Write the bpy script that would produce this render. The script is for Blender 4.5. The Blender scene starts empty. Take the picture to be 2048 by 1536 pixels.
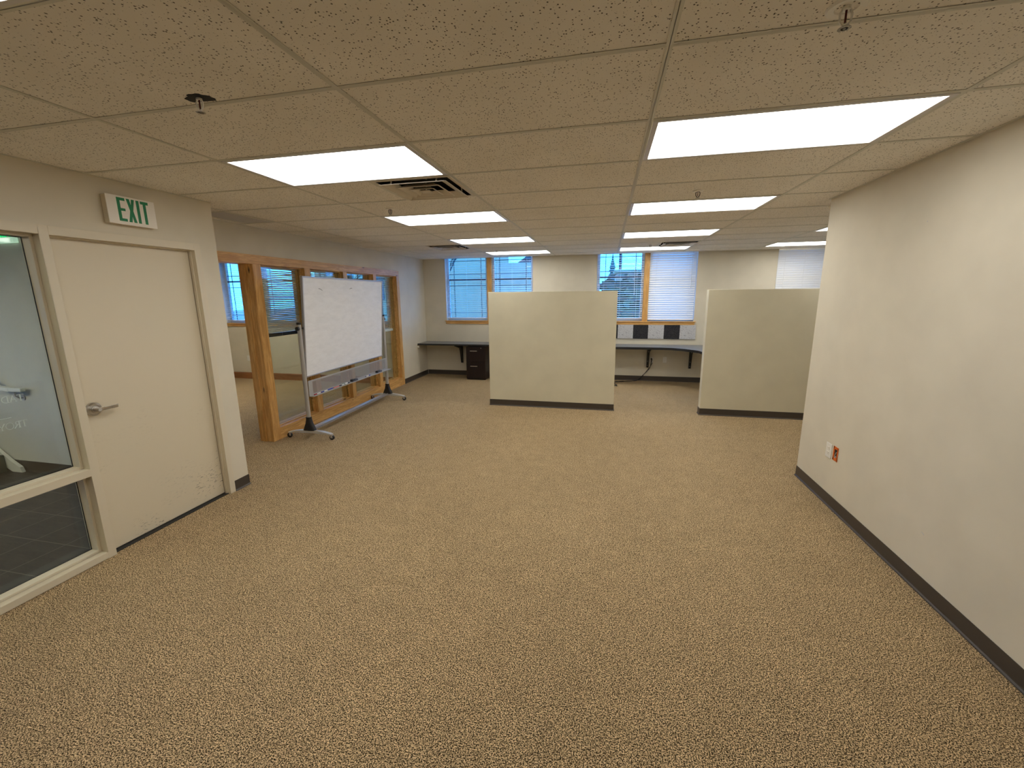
import bpy, bmesh, math, random
from mathutils import Vector, Matrix
random.seed(7)
S = bpy.context.scene
C = S.collection
PI = math.pi
# ------------------------------------------------------------------ measured room
H = 2.5495                      # ceiling height
YB = 7.2445                     # inner face of the far window wall
XR, YR = 4.137, 2.728           # right wall face, and where it ends
XL, YL = -1.038, 1.4986         # left (door) wall face, and where it ends
XW = -1.706                     # glazed wooden partition face
YP = 4.78                       # front of the low partitions
YO = 6.03                       # office window wall
FT = 0.3048
GX, GY = 4*FT, 2*FT             # ceiling grid
LAMP = 7.0
# ------------------------------------------------------------------ materials
def mat(name, col=(.5, .5, .5), rough=.6, metal=0., spec=.5, emit=None, estr=1.):
    m = bpy.data.materials.new(name); m.use_nodes = True
    b = m.node_tree.nodes['Principled BSDF']
    b.inputs['Base Color'].default_value = (*col, 1)
    b.inputs['Roughness'].default_value = rough
    b.inputs['Metallic'].default_value = metal
    b.inputs['Specular IOR Level'].default_value = spec
    if emit:
        b.inputs['Emission Color'].default_value = (*emit, 1)
        b.inputs['Emission Strength'].default_value = estr
    return m
class NT:
    def __init__(s, m):
        s.m = m; s.t = m.node_tree; s.b = s.t.nodes.get('Principled BSDF')
    def n(s, typ, **kw):
        x = s.t.nodes.new(typ)
        for k, v in kw.items():
            if k in x.inputs: 
                if hasattr(v, 'is_output'): s.t.links.new(v, x.inputs[k])
                else: x.inputs[k].default_value = v
            else: setattr(x, k, v)
        return x
    def l(s, a, b): s.t.links.new(a, b)
    def coord(s, scale=(1, 1, 1)):
        tc = s.n('ShaderNodeTexCoord'); mp = s.n('ShaderNodeMapping')
        s.l(tc.outputs['Object'], mp.inputs['Vector']); mp.inputs['Scale'].default_value = scale
        return mp.outputs['Vector']
    def noise(s, vec, scale, detail=2., rough=.5, dist=0.):
        x = s.n('ShaderNodeTexNoise'); s.l(vec, x.inputs['Vector'])
        x.inputs['Scale'].default_value = scale; x.inputs['Detail'].default_value = detail
        x.inputs['Roughness'].default_value = rough; x.inputs['Distortion'].default_value = dist
        return x.outputs['Fac']
    def ramp(s, fac, stops):
        x = s.n('ShaderNodeValToRGB'); s.l(fac, x.inputs['Fac']); e = x.color_ramp.elements
        while len(e) < len(stops): e.new(.5)
        for k, (p, c) in enumerate(stops):
            e[k].position = p; e[k].color = (*c, 1) if len(c) == 3 else c
        return x.outputs['Color']
    def math(s, op, a, b=None):
        x = s.n('ShaderNodeMath', operation=op)
        for i, v in enumerate((a, b)):
            if v is None: continue
            if hasattr(v, 'is_output'): s.l(v, x.inputs[i])
            else: x.inputs[i].default_value = v
        return x.outputs[0]
    def mix(s, fac, a, b, mode='MIX'):
        x = s.n('ShaderNodeMix', data_type='RGBA', blend_type=mode)
        for i, v in ((0, fac), (6, a), (7, b)):
            if hasattr(v, 'is_output'): s.l(v, x.inputs[i])
            elif i == 0: x.inputs[0].default_value = v
            else: x.inputs[i].default_value = (*v, 1)
        return x.outputs[2]
    def bump(s, h, strength=.2, dist=.002):
        x = s.n('ShaderNodeBump'); x.inputs['Strength'].default_value = strength
        x.inputs['Distance'].default_value = dist
        s.l(h, x.inputs['Height']); s.l(x.outputs['Normal'], s.b.inputs['Normal'])
    def col(s, c): s.l(c, s.b.inputs['Base Color'])
def paint(name, col, rough=.75, var=.04):
    m = mat(name, col, rough, spec=.25); t = NT(m); v = t.coord()
    f = t.noise(v, 3., 3.)
    lo = tuple(x*(1-var) for x in col); hi = tuple(min(1, x*(1+var)) for x in col)
    t.col(t.ramp(f, [(.3, lo), (.7, hi)]))
    t.bump(t.noise(v, 260., 2.), .12, .0012)
    return m
WALL = (.70, .645, .525)
M = {}
M['wall'] = paint('wall paint', WALL)
M['lobby_wall'] = paint('lobby wall paint', (.62, .62, .58))
M['panel'] = paint('low wall paint', (.70, .655, .50))
M['trim_paint'] = mat('cream enamel', (.70, .63, .49), .42)
# door leaf with scuffs
m = mat('scuffed cream door', (.70, .625, .48), .5); t = NT(m); v = t.coord()
sep = t.n('ShaderNodeSeparateXYZ'); t.l(v, sep.inputs[0])
st = t.noise(t.coord((1, 7, 26)), 4.2, 4., .62, .6)
mask = t.math('GREATER_THAN', st, .60)
low = t.ramp(t.math('DIVIDE', sep.outputs['Z'], 1.2), [(.05, (1, 1, 1)), (.32, (.22, .22, .22)), (1, (0, 0, 0))])
pat = t.ramp(t.noise(v, 2.6, 2.), [(.45, (0, 0, 0)), (.6, (1, 1, 1))])
f = t.math('MULTIPLY', t.math('MULTIPLY', mask, low), t.math('MULTIPLY', pat, .95))
t.col(t.mix(f, (.70, .625, .48), (.16, .14, .11))); M['door'] = m
# carpet
m = mat('flecked loop carpet', (.3, .2, .1), .95, spec=.05); t = NT(m); v = t.coord((1, 1, 0))
n1 = t.noise(v, 205., 1., .5, .35)
n2 = t.noise(v, 9., 3.)
n3 = t.noise(v, 1.1, 2.)
c = t.ramp(n1, [(.385, (.045, .032, .017)), (.455, (.17, .118, .064)), (.525, (.60, .435, .245)), (.63, (.92, .70, .42))])
c = t.mix(.35, c, t.ramp(n2, [(.3, (.62, .62, .62)), (.7, (1, 1, 1))]), 'MULTIPLY')
c = t.mix(.5, c, t.ramp(n3, [(.3, (.82, .82, .82)), (.7, (1, 1, 1))]), 'MULTIPLY')
c = t.mix(.5, c, t.ramp(t.noise(v, 62., 2., .6), [(.36, (.42, .38, .34)), (.52, (1, 1, 1)), (.7, (1.1, 1.1, 1.1))]), 'MULTIPLY')
t.col(c); t.bump(n1, .6, .004); M['carpet'] = m
# fissured ceiling tile
m = mat('fissured ceiling tile', (.74, .69, .61), .95, spec=.05); t = NT(m); v = t.coord((1, 1, 0))
def dots(scale, thr, keep, stretch=(1, 1, 0), warp=True):
    vv = t.coord(stretch)
    if warp:
        nz = t.n('ShaderNodeTexNoise'); t.l(vv, nz.inputs['Vector']); nz.inputs['Scale'].default_value = 60.
        add = t.n('ShaderNodeVectorMath', operation='MULTIPLY_ADD')
        t.l(nz.outputs['Color'], add.inputs[0]); add.inputs[1].default_value = (.012, .012, 0); t.l(vv, add.inputs[2]); vv = add.outputs[0]
    x = t.n('ShaderNodeTexVoronoi'); t.l(vv, x.inputs['Vector']); x.inputs['Scale'].default_value = scale
    near = t.math('LESS_THAN', x.outputs['Distance'], thr)
    sp = t.n('ShaderNodeSeparateColor'); t.l(x.outputs['Color'], sp.inputs[0])
    k = t.math('LESS_THAN', sp.outputs[0], keep)
    return t.math('MULTIPLY', near, k)
d = t.math('MAXIMUM', dots(80., .22, .78, (1, .92, 0), False), t.math('MULTIPLY', dots(120., .17, .5, (1, 1.1, 0), False), .7))
base = t.ramp(t.noise(v, 2.5, 3.), [(.3, (.80, .765, .70)), (.7, (.86, .825, .765))])
t.col(t.mix(t.math('MULTIPLY', d, .86), base, (.03, .022, .014))); M['tile'] = m
M['grid'] = mat('painted grid steel', (.62, .605, .53), .5)
M['diffuser'] = mat('light diffuser', (.9, .9, .9), .5, emit=(1., .985, .925), estr=LAMP)
t = NT(M['diffuser']); v = t.coord()
sx = t.n('ShaderNodeSeparateXYZ'); t.l(v, sx.inputs[0])
w = t.math('ABSOLUTE', t.math('SINE', t.math('MULTIPLY', sx.outputs['Y'], 15.5)))
t.l(t.math('MULTIPLY_ADD', w, LAMP*.35), t.b.inputs['Emission Strength'])
t.t.nodes[-1].inputs[2].default_value = LAMP*.78
M['light_frame'] = mat('light door frame', (.62, .60, .60), .35)
M['vent'] = mat('vent enamel', (.64, .585, .49), .5)
M['dark_void'] = mat('black void shade', (.012, .011, .010), .8)  # near-black colour stands in for the shade inside ducts, cups and holes
M['grille'] = mat('grey return grille', (.56, .55, .55), .6)
M['base'] = mat('brown rubber baseboard', (.060, .049, .041), .38)
M['black_plastic'] = mat('black plastic', (.012, .012, .013), .45)
M['alu'] = mat('satin aluminium', (.52, .52, .53), .38, .75)
M['grey_metal'] = mat('grey painted steel', (.47, .46, .44), .42, .3)
M['silver_foot'] = mat('silver painted foot', (.60, .59, .56), .35, .25)
M['chrome'] = mat('brushed chrome', (.55, .53, .50), .28, 1.)
M['white_plastic'] = mat('white plastic', (.82, .80, .75), .35)
M['white_vinyl'] = mat('white vinyl', (.78, .79, .80), .4)
M['blind'] = mat('white blind slat', (.86, .855, .84), .4)
M['dark_rail'] = mat('dark blind rail', (.035, .03, .028), .4)
M['exit_white'] = mat('exit sign white', (.88, .84, .76), .35)
M['exit_green'] = mat('exit sign green', (.004, .21, .075), .4)
M['orange'] = mat('orange bracket', (.80, .15, .012), .45)
M['muntin'] = mat('muntin in backlit shade', (.10, .11, .14), .4)  # dark colour stands in for the backlit shade on the window bars
M['gasket'] = mat('black gasket', (.02, .02, .02), .6)
M['lettering'] = mat('white vinyl lettering', (.93, .94, .92), .5)
M['skirt'] = mat('off white skirt', (.82, .83, .76), .5)
M['stair'] = mat('dark stair tread', (.10, .11, .085), .8)
M['glass_bulb'] = mat('dark red glass bulb', (.09, .012, .012), .2)
M['red'] = mat('red marker', (.45, .02, .03), .4)
M['pink'] = mat('pink red marker', (.75, .22, .2), .4)
M['blue'] = mat('blue marker', (.02, .04, .35), .4)
M['green'] = mat('green marker', (.02, .25, .12), .4)
M['felt'] = mat('grey felt', (.12, .12, .15), .9)
M['copper'] = mat('bare cable', (.55, .5, .45), .5)
M['crank'] = mat('bronze screw', (.05, .03, .03), .4)
def wood(name, axis, a=(.62, .335, .105), b=(.88, .56, .21), knots=True, rough=.38):
    m = mat(name, a, rough, spec=.4); t = NT(m)
    sc = [9., 9., 9.]; sc[axis] = .8
    v = t.coord(tuple(sc)); g = t.noise(v, 3.2, 5., .62, 1.2)
    g2 = t.noise(t.coord(tuple(x*4 for x in sc)), 4., 3., .6)
    f = t.math('MULTIPLY_ADD', g2, .3); t.t.nodes[-1].inputs[2].default_value = -.15
    f = t.math('ADD', f, g)
    c = t.ramp(f, [(.25, tuple(x*.85 for x in a)), (.45, a), (.72, b)])
    if knots:
        ks = [7., 7., 7.]; ks[axis] = 2.6
        x = t.n('ShaderNodeTexVoronoi'); t.l(t.coord(tuple(ks)), x.inputs['Vector']); x.inputs['Scale'].default_value = 1.
        k = t.ramp(x.outputs['Distance'], [(.04, (1, 1, 1)), (.13, (0, 0, 0))])
        c = t.mix(k, c, (.07, .026, .008))
    t.col(c); return m
M['wood_x'] = wood('alder along x', 0); M['wood_y'] = wood('alder along y', 1); M['wood_z'] = wood('alder along z', 2)
M['wood_base'] = wood('reddish pine base', 0, (.30, .12, .045), (.44, .20, .085))
M['espresso'] = wood('espresso veneer', 2, (.014, .007, .007), (.024, .013, .012), False, .35)
# desk laminate
m = mat('slate laminate', (.1, .11, .13), .38, spec=.5); t = NT(m)
t.col(t.ramp(t.noise(t.coord((1, 5, 1)), 22., 4., .6), [(.3, (.11, .115, .12)), (.7, (.24, .25, .26))])); M['laminate'] = m
# acoustic felt tiles
def fleck(name, a, b, lo, hi):
    m = mat(name, a, .9, spec=.1); t = NT(m)
    t.col(t.ramp(t.noise(t.coord((1, 1, 1)), 70., 3., .6), [(lo, b), (hi, a)])); return m
M['tile_light'] = fleck('pale speckled tile', (.56, .56, .58), (.16, .16, .18), .33, .43)
M['tile_dark'] = fleck('charcoal tile', (.024, .024, .028), (.05, .05, .055), .4, .6)
# dark stone floor tiles with grout
m = mat('dark slate floor tile', (.06, .05, .045), .42); t = NT(m)
tc = t.n('ShaderNodeTexCoord'); sp = t.n('ShaderNodeSeparateXYZ'); t.l(tc.outputs['Object'], sp.inputs[0])
def grout(o, off):
    fr = t.math('FRACT', t.math('DIVIDE', t.math('ADD', o, off), .306))
    return t.math('LESS_THAN', fr, .016)
g = t.math('MAXIMUM', grout(sp.outputs['X'], .306*20+.32), grout(sp.outputs['Y'], .306*20-.067))
bc = t.ramp(t.noise(t.coord((1, 6, 1)), 4., 5., .6), [(.3, (.030, .025, .022)), (.7, (.066, .055, .048))])
t.col(t.mix(g, bc, (.20, .175, .15))); M['slate'] = m
# whiteboard
m = mat('used whiteboard', (.7, .7, .7), .28, spec=.5); t = NT(m); v = t.coord((1, 1.2, 4))
sm = t.ramp(t.noise(v, 4.5, 7., .7, .4), [(.34, (.81, .82, .84)), (.6, (.88, .89, .91))])
ink = t.math('MULTIPLY', t.math('GREATER_THAN', t.noise(t.coord((1, 5, 22)), 3., 5., .7), .685), .35)
t.col(t.mix(ink, sm, (.2, .2, .24))); M['board'] = m
def glass(name, tint=(.93, .97, .96), refl=.9):
    m = bpy.data.materials.new(name); m.use_nodes = True; n = m.node_tree.nodes; n.clear(); l = m.node_tree.links
    o = n.new('ShaderNodeOutputMaterial'); a = n.new('ShaderNodeBsdfTransparent'); g = n.new('ShaderNodeBsdfGlossy')
    a.inputs[0].default_value = (*tint, 1); g.inputs['Roughness'].default_value = .02
    g.inputs['Color'].default_value = (refl, refl, refl, 1)
    f = n.new('ShaderNodeFresnel'); ge = n.new('ShaderNodeNewGeometry'); mr = n.new('ShaderNodeMapRange')
    mr.inputs['To Min'].default_value = 1.45; mr.inputs['To Max'].default_value = 1/1.45
    l.new(ge.outputs['Backfacing'], mr.inputs['Value']); l.new(mr.outputs[0], f.inputs['IOR'])
    x = n.new('ShaderNodeMixShader'); l.new(f.outputs[0], x.inputs[0]); l.new(a.outputs[0], x.inputs[1]); l.new(g.outputs[0], x.inputs[2])
    l.new(x.outputs[0], o.inputs[0]); return m
M['glass'] = glass('clear glass'); M['win_glass'] = glass('window glass', (.95, .97, .98), .6)
# perforated steel: round holes really let light through
m = mat('perforated grey steel', (.42, .42, .43), .45, .2); t = NT(m)
x = t.n('ShaderNodeTexVoronoi'); t.l(t.coord((0, 1, 1)), x.inputs['Vector']); x.inputs['Scale'].default_value = 130.; x.inputs['Randomness'].default_value = 0.
hole = t.math('LESS_THAN', x.outputs['Distance'], .42)
t.l(t.math('SUBTRACT', 1., hole), t.b.inputs['Alpha']); M['perf'] = m
# outdoors
M['siding'] = fleck('pale weathered brick', (.80, .42, .24), (.48, .27, .17), .38, .54)
M['siding2'] = paint('pale stucco', (.80, .38, .25), .8, .06)
M['roof'] = mat('slate blue roof', (.10, .06, .06), .8)
M['hedge'] = fleck('hedge leaves', (.05, .035, .02), (.30, .17, .10), .45, .6)
M['snow'] = mat('pale concrete ground', (.3, .2, .15), .9)
M['bark'] = mat('dark bark', (.035, .03, .03), .9)
M['conifer'] = fleck('conifer needles', (.05, .07, .06), (.12, .15, .13), .4, .6)
M['white_trim'] = mat('white fascia', (.8, .5, .3), .6)
M['led'] = mat('lit green sign', (.02, .4, .12), .4, emit=(.02, .75, .22), estr=1.0)
M['led_white'] = mat('lit white sign body', (.8, .9, .8), .4, emit=(.6, .9, .65), estr=.5)
# ------------------------------------------------------------------ mesh builder
class MB:
    def __init__(s): s.v = []; s.f = []; s.sm = []
    def add(s, vs, fs, smooth=False, M4=None):
        o = len(s.v)
        s.v += [tuple(M4 @ Vector(p)) if M4 else tuple(p) for p in vs]
        s.f += [[o+i for i in f] for f in fs]; s.sm += [smooth]*len(fs); return s
    def box(s, x0, x1, y0, y1, z0, z1, M4=None):
        vs = [(x0,y0,z0),(x1,y0,z0),(x1,y1,z0),(x0,y1,z0),(x0,y0,z1),(x1,y0,z1),(x1,y1,z1),(x0,y1,z1)]
        return s.add(vs, [(3,2,1,0),(4,5,6,7),(0,1,5,4),(1,2,6,5),(2,3,7,6),(3,0,4,7)], M4=M4)
    def prism(s, poly, axis, a, b, M4=None):
        # poly in the two other axes (ordered x,y,z without `axis`)
        def P(p, h):
            q = list(p); q.insert(axis, h); return tuple(q)
        n = len(poly); vs = [P(p, a) for p in poly]+[P(p, b) for p in poly]
        fs = [list(range(n))[::-1], list(range(n, 2*n))]+[(i, (i+1) % n, n+(i+1) % n, n+i) for i in range(n)]
        return s.add(vs, fs, M4=M4)
    def cyl(s, p, q, r, r2=None, n=16, caps=True, smooth=True):
        p, q = Vector(p), Vector(q); r2 = r if r2 is None else r2
        d = (q-p).normalized(); u = d.orthogonal().normalized(); w = d.cross(u)
        vs = [p+(u*math.cos(2*PI*i/n)+w*math.sin(2*PI*i/n))*r for i in range(n)]
        vs += [q+(u*math.cos(2*PI*i/n)+w*math.sin(2*PI*i/n))*r2 for i in range(n)]
        s.add(vs, [(i, (i+1) % n, n+(i+1) % n, n+i) for i in range(n)], smooth)
        if caps: s.add(vs, [list(range(n))[::-1], list(range(n, 2*n))])
        return s
    def lathe(s, c, prof, n=24, smooth=True):
        # prof: (r, z) about the vertical axis through c
        vs = []
        for r, z in prof:
            for i in range(n): vs.append((c[0]+r*math.cos(2*PI*i/n), c[1]+r*math.sin(2*PI*i/n), c[2]+z))
        fs = []
        for k in range(len(prof)-1):
            for i in range(n): fs.append((k*n+i, k*n+(i+1) % n, (k+1)*n+(i+1) % n, (k+1)*n+i))
        return s.add(vs, fs, smooth)
    def tube(s, pts, r, n=8):
        pts = [Vector(p) for p in pts]; rings = []; u = None
        for i, p in enumerate(pts):
            d = (pts[min(i+1, len(pts)-1)]-pts[max(i-1, 0)]).normalized()
            u = d.orthogonal().normalized() if u is None else (u-d*u.dot(d)).normalized()
            w = d.cross(u); rr = r[i] if isinstance(r, (list, tuple)) else r
            rings.append([p+(u*math.cos(2*PI*k/n)+w*math.sin(2*PI*k/n))*rr for k in range(n)])
        vs = [v for g in rings for v in g]
        fs = [(a*n+k, a*n+(k+1) % n, (a+1)*n+(k+1) % n, (a+1)*n+k) for a in range(len(pts)-1) for k in range(n)]
        s.add(vs, fs, True); s.add(vs, [list(range(n))[::-1], [(len(pts)-1)*n+k for k in range(n)]]); return s
    def build(s, name, material, parent=None, bevel=0., origin=None):
        me = bpy.data.meshes.new(name)
        off = Vector(origin) if origin is not None else Vector((0, 0, 0))
        base = Vector((0, 0, 0))
        if parent is not None and 'base' in parent: base = Vector(parent['base'])
        if parent is None: base = off
        me.from_pydata([tuple(Vector(p)-base) for p in s.v], [], s.f)
        bm = bmesh.new(); bm.from_mesh(me); bmesh.ops.remove_doubles(bm, verts=bm.verts, dist=1e-6)
        bmesh.ops.recalc_face_normals(bm, faces=bm.faces); bm.to_mesh(me); bm.free()
        o = bpy.data.objects.new(name, me); C.objects.link(o)
        me.materials.append(M[material] if isinstance(material, str) else material)
        for k, p in enumerate(me.polygons): p.use_smooth = False
        if any(s.sm):
            for p in me.polygons: p.use_smooth = True
            me.set_sharp_from_angle(angle=math.radians(38))
        if parent is not None:
            o.parent = parent
        else: o.location = off
        if bevel:
            md = o.modifiers.new('edge', 'BEVEL'); md.width = bevel; md.segments = 2; md.limit_method = 'ANGLE'
        return o
def thing(name, label, cat, loc=(0, 0, 0), group=None, kind=None, rz=None):
    local = rz is not None; rz = rz or 0.
    o = bpy.data.objects.new(name, None); C.objects.link(o); o.location = loc; o.rotation_euler = (0, 0, rz)
    o.empty_display_size = .1
    o['base'] = [0., 0., 0.] if local else list(loc)
    if label: o['label'] = label; o['category'] = cat
    if group: o['group'] = group
    if kind: o['kind'] = kind
    return o
def tag(o, label, cat, group=None, kind=None):
    o['label'] = label; o['category'] = cat
    if group: o['group'] = group
    if kind: o['kind'] = kind
    return o
def struct(o): o['kind'] = 'structure'; return o
def sub(mb, name, m, parent, bevel=0.):
    """a part of a part: parent is a mesh object whose own parent carries the base"""
    me_base = parent.parent['base'] if parent.parent is not None and 'base' in parent.parent else (0, 0, 0)
    parent['base'] = list(me_base); o = mb.build(name, m, parent, bevel); del parent['base']; return o
def copy_tree(o, parent=None):
    c = o.copy(); C.objects.link(c)
    if parent is not None: c.parent = parent
    for ch in list(o.children): copy_tree(ch, c)
    return c
# ------------------------------------------------------------------ floors
XF, YN = 7.6, -4.0              # far right end, near end (behind the camera)
b = MB(); b.box(-1.11, XF, YN, YL, -.05, 0); b.box(-8.5, XF, YL, YB+.25, -.05, 0)
struct(b.build('floor', 'carpet'))
b = MB(); b.box(-6.2, -1.11, YN, YL-.1, -.05, -.002)
struct(b.build('floor', 'slate'))
# ------------------------------------------------------------------ walls
def boxes(name, m, lst, bevel=0.):
    b = MB()
    for q in lst: b.box(*q)
    return struct(b.build(name, m, None, bevel))
TOP = H+.3
SL = -.92                       # near end of the glazed sidelight (outside the picture)
boxes('wall_left', 'wall', [(XL-.15, XL, 1.335, YL, 0, TOP), (XL-.15, XL, SL, 1.335, 2.19, TOP), (XL-.15, XL, YN, SL, 0, TOP)])
boxes('wall_lobby', 'lobby_wall', [(-6.2, XL-.15, 1.30, YL-.1, 0, TOP)])
boxes('wall_corridor', 'wall', [(-8.5, XL-.15, YL-.1, YL, 0, TOP)])
boxes('wall_lobby_side', 'lobby_wall', [(-6.3, -6.2, -.5, 1.4, 0, TOP), (-6.3, -6.2, YN, -1.4, 0, TOP), (-6.3, -6.2, -1.4, -.5, 2.1, TOP)])
boxes('wall_right', 'wall', [(XR, XR+.125, YN, YR, 0, TOP)])
boxes('wall_near', 'wall', [(-6.3, XR+.125, YN-.1, YN, 0, TOP)])
boxes('wall_right_return', 'wall', [(XR+.125, XF, YR-.12, YR, 0, TOP)])
boxes('wall_far_right', 'wall', [(XF, XF+.1, YR-.12, YB+.25, 0, TOP)])
PX0 = XW-.205                   # office side of the glazed partition
boxes('wall_partition_left', 'wall', [(PX0, XW-.012, YL, 6.06, 2.24, TOP), (PX0, XW-.012, 6.06, YB+.2, 0, TOP)])
# window wall with openings (sill 1.22)
SZ = 1.222
W1, W2, W3 = (-1.21, .738), (2.06, 3.957), (5.34, 7.24)
wl = [(XW-.2, XF, YB, YB+.2, 0, SZ-.04)]
xs = [XW-.2, *W1, *W2, *W3, XF]
for k in range(0, 8, 2): wl.append((xs[k], xs[k+1], YB, YB+.2, SZ-.04, TOP))
boxes('wall_back', 'wall', wl)
W4, W5 = (-5.86, -4.02), (-3.80, -1.985)
wl = [(-8.5, PX0, YO, YO+.2, 0, SZ-.04)]; xs = [-8.5, *W4, *W5, PX0]
for k in range(0, 6, 2): wl.append((xs[k], xs[k+1], YO, YO+.2, SZ-.04, TOP))
boxes('wall_office', 'wall', wl)
boxes('wall_office_left', 'wall', [(-8.6, -8.5, YL, YO+.2, 0, TOP)])
# ------------------------------------------------------------------ ceiling: tiles, grid, soffits
LIGHTS = [(0,1),(0,4),(0,7),(0,10),(2,1),(2,4),(2,7),(2,10),(4,7),(4,10),(0,-2)]
VENTS = [(.5, 2), (-.5, 8), (2.5, 9)]
b = MB()
for i in range(-2, 7):
    for j in range(-7, 12):
        if (i, j) in LIGHTS: continue
        x0, x1 = i*GX, (i+1)*GX; y0, y1 = j*GY, (j+1)*GY
        for vx, vy in VENTS:
            if vy == j and i == math.floor(vx):
                if vx*GX > x0+.01: x1 = vx*GX
        x0 += .0015; x1 -= .0015; y0 += .0015; y1 -= .0015
        x0 = max(x0, XL-.1 if y1 <= YL+.2 else XW-.05); x1 = min(x1, XF); y0 = max(y0, YN); y1 = min(y1, YB)
        if y1 <= YR-.1: x1 = min(x1, XR+.05)
        if (i, j) == (-2, 3):   # return grille fills part of this one
            b.box(x0, -1.585, y0, y1, H+.0026, H+.02); b.box(-1.255, x1, y0, y1, H+.0026, H+.02); continue
        if x1-x0 < .02 or y1-y0 < .02: continue
        b.box(x0, x1, y0, y1, H+.0026, H+.02)
struct(b.build('ceiling', 'tile'))
b = MB(); w = .0119
for i in range(-1, 7):
    x = i*GX; y0 = YN if 0 <= i <= 3 else (YL if i < 0 else YR); b.box(x-w, x+w, y0, YB, H, H+.0012); b.box(x-.001, x+.001, y0, YB, H, H+.03)
for j in range(-6, 12):
    y = j*GY; x0 = XL if y < YL else XW; x1 = XR if y < YR else XF
    b.box(x0, x1, y-w, y+w, H+.0003, H+.0014); b.box(x0, x1, y-.001, y+.001, H+.0003, H+.03)
for vx, vy in VENTS:
    x = vx*GX
    b.box(x-w, x+w, vy*GY, (vy+1)*GY, H+.0002, H+.0012)
a = .019                        # wall angles
b.box(XL, XL+a, YN, YL, H, H+.02); b.box(XW, XW+a, YL, YB, H, H+.02); b.box(XW, XF, YB-a, YB, H+.0002, H+.02); b.box(XR-a, XR, YN, YR, H, H+.02)
struct(b.build('trim_1', 'grid'))
boxes('ceiling', 'wall', [(-6.2, XL-.15, YN, 1.3, H, H+.05), (-8.5, PX0, YL, YO, H, H+.05)])
boxes('ceiling', 'wall', [(-8.5, XF+.1, YN-.1, YB+.2, TOP, TOP+.05)])
# ------------------------------------------------------------------ ceiling lights
LL = {(0,1): 'large lit ceiling panel touching the square air vent behind it, left row',
 (0,4): 'lit ceiling panel in the left row, second back, behind a small sprinkler',
 (0,7): 'lit ceiling panel in the left row, third back, beside the far left vent',
 (0,10): 'farthest lit ceiling panel of the left row, above the left window',
 (2,1): 'largest lit ceiling panel, nearest the right wall',
 (2,4): 'lit ceiling panel in the right row, second back, behind a small sprinkler',
 (2,7): 'lit ceiling panel in the right row, third back, in front of a far vent',
 (2,10): 'farthest lit ceiling panel of the right row, above the middle window',
 (4,7): 'small tip of a lit ceiling panel at the right wall edge, upper of two there',
 (4,10): 'lit ceiling panel cut by the right wall edge, just above the closed grey blind',
 (0,-2): 'sliver of a lit ceiling panel in the top left corner of the photo'}
lg = None
for (i, j) in LIGHTS:
    cx, cy = (i+.5)*GX, (j+.5)*GY
    if lg is None:
        lg = thing('ceiling_light', LL[(i, j)], 'ceiling light', (cx, cy, H), 'recessed ceiling light panels')
        hx, hy = GX/2-.013, GY/2-.013
        f = MB(); r = .016
        f.box(cx-hx, cx+hx, cy-hy, cy-hy+r, H-.003, H+.02); f.box(cx-hx, cx+hx, cy+hy-r, cy+hy, H-.003, H+.02)
        f.box(cx-hx, cx-hx+r*1.6, cy-hy+r, cy+hy-r, H-.003, H+.02); f.box(cx+hx-r*1.6, cx+hx, cy-hy+r, cy+hy-r, H-.003, H+.02)
        f.build('frame', 'light_frame', lg)
        d = MB(); d.box(cx-hx+r*1.6, cx+hx-r*1.6, cy-hy+r, cy+hy-r, H+.004, H+.012); d.build('diffuser', 'diffuser', lg)
    else:
        o = copy_tree(lg); o.location = (cx, cy, H); o['label'] = LL[(i, j)]
for k, (cx, cy) in enumerate(((-4.6, 3.0), (-4.6, 4.6), (-3.4, -.8), (-2.1, -1.4), (-4.8, -1.2))):  # unseen panels added to brighten the side office and the lobby
    o = copy_tree(lg); o.location = (cx, cy, H-.004); o['group'] = 'added side office fill panels'
    o['label'] = ('unseen lit panel added inside the side office, nearest its doorway', 'unseen lit panel added inside the side office, nearest its windows', 'unseen lit panel added in the lobby beyond the sidelight, middle one of three', 'unseen lit panel added in the lobby beyond the sidelight, nearest the glass', 'unseen lit panel added in the lobby beyond the sidelight, farthest from the glass')[k]
    if k >= 2: o['group'] = 'added lobby fill panels'
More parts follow.
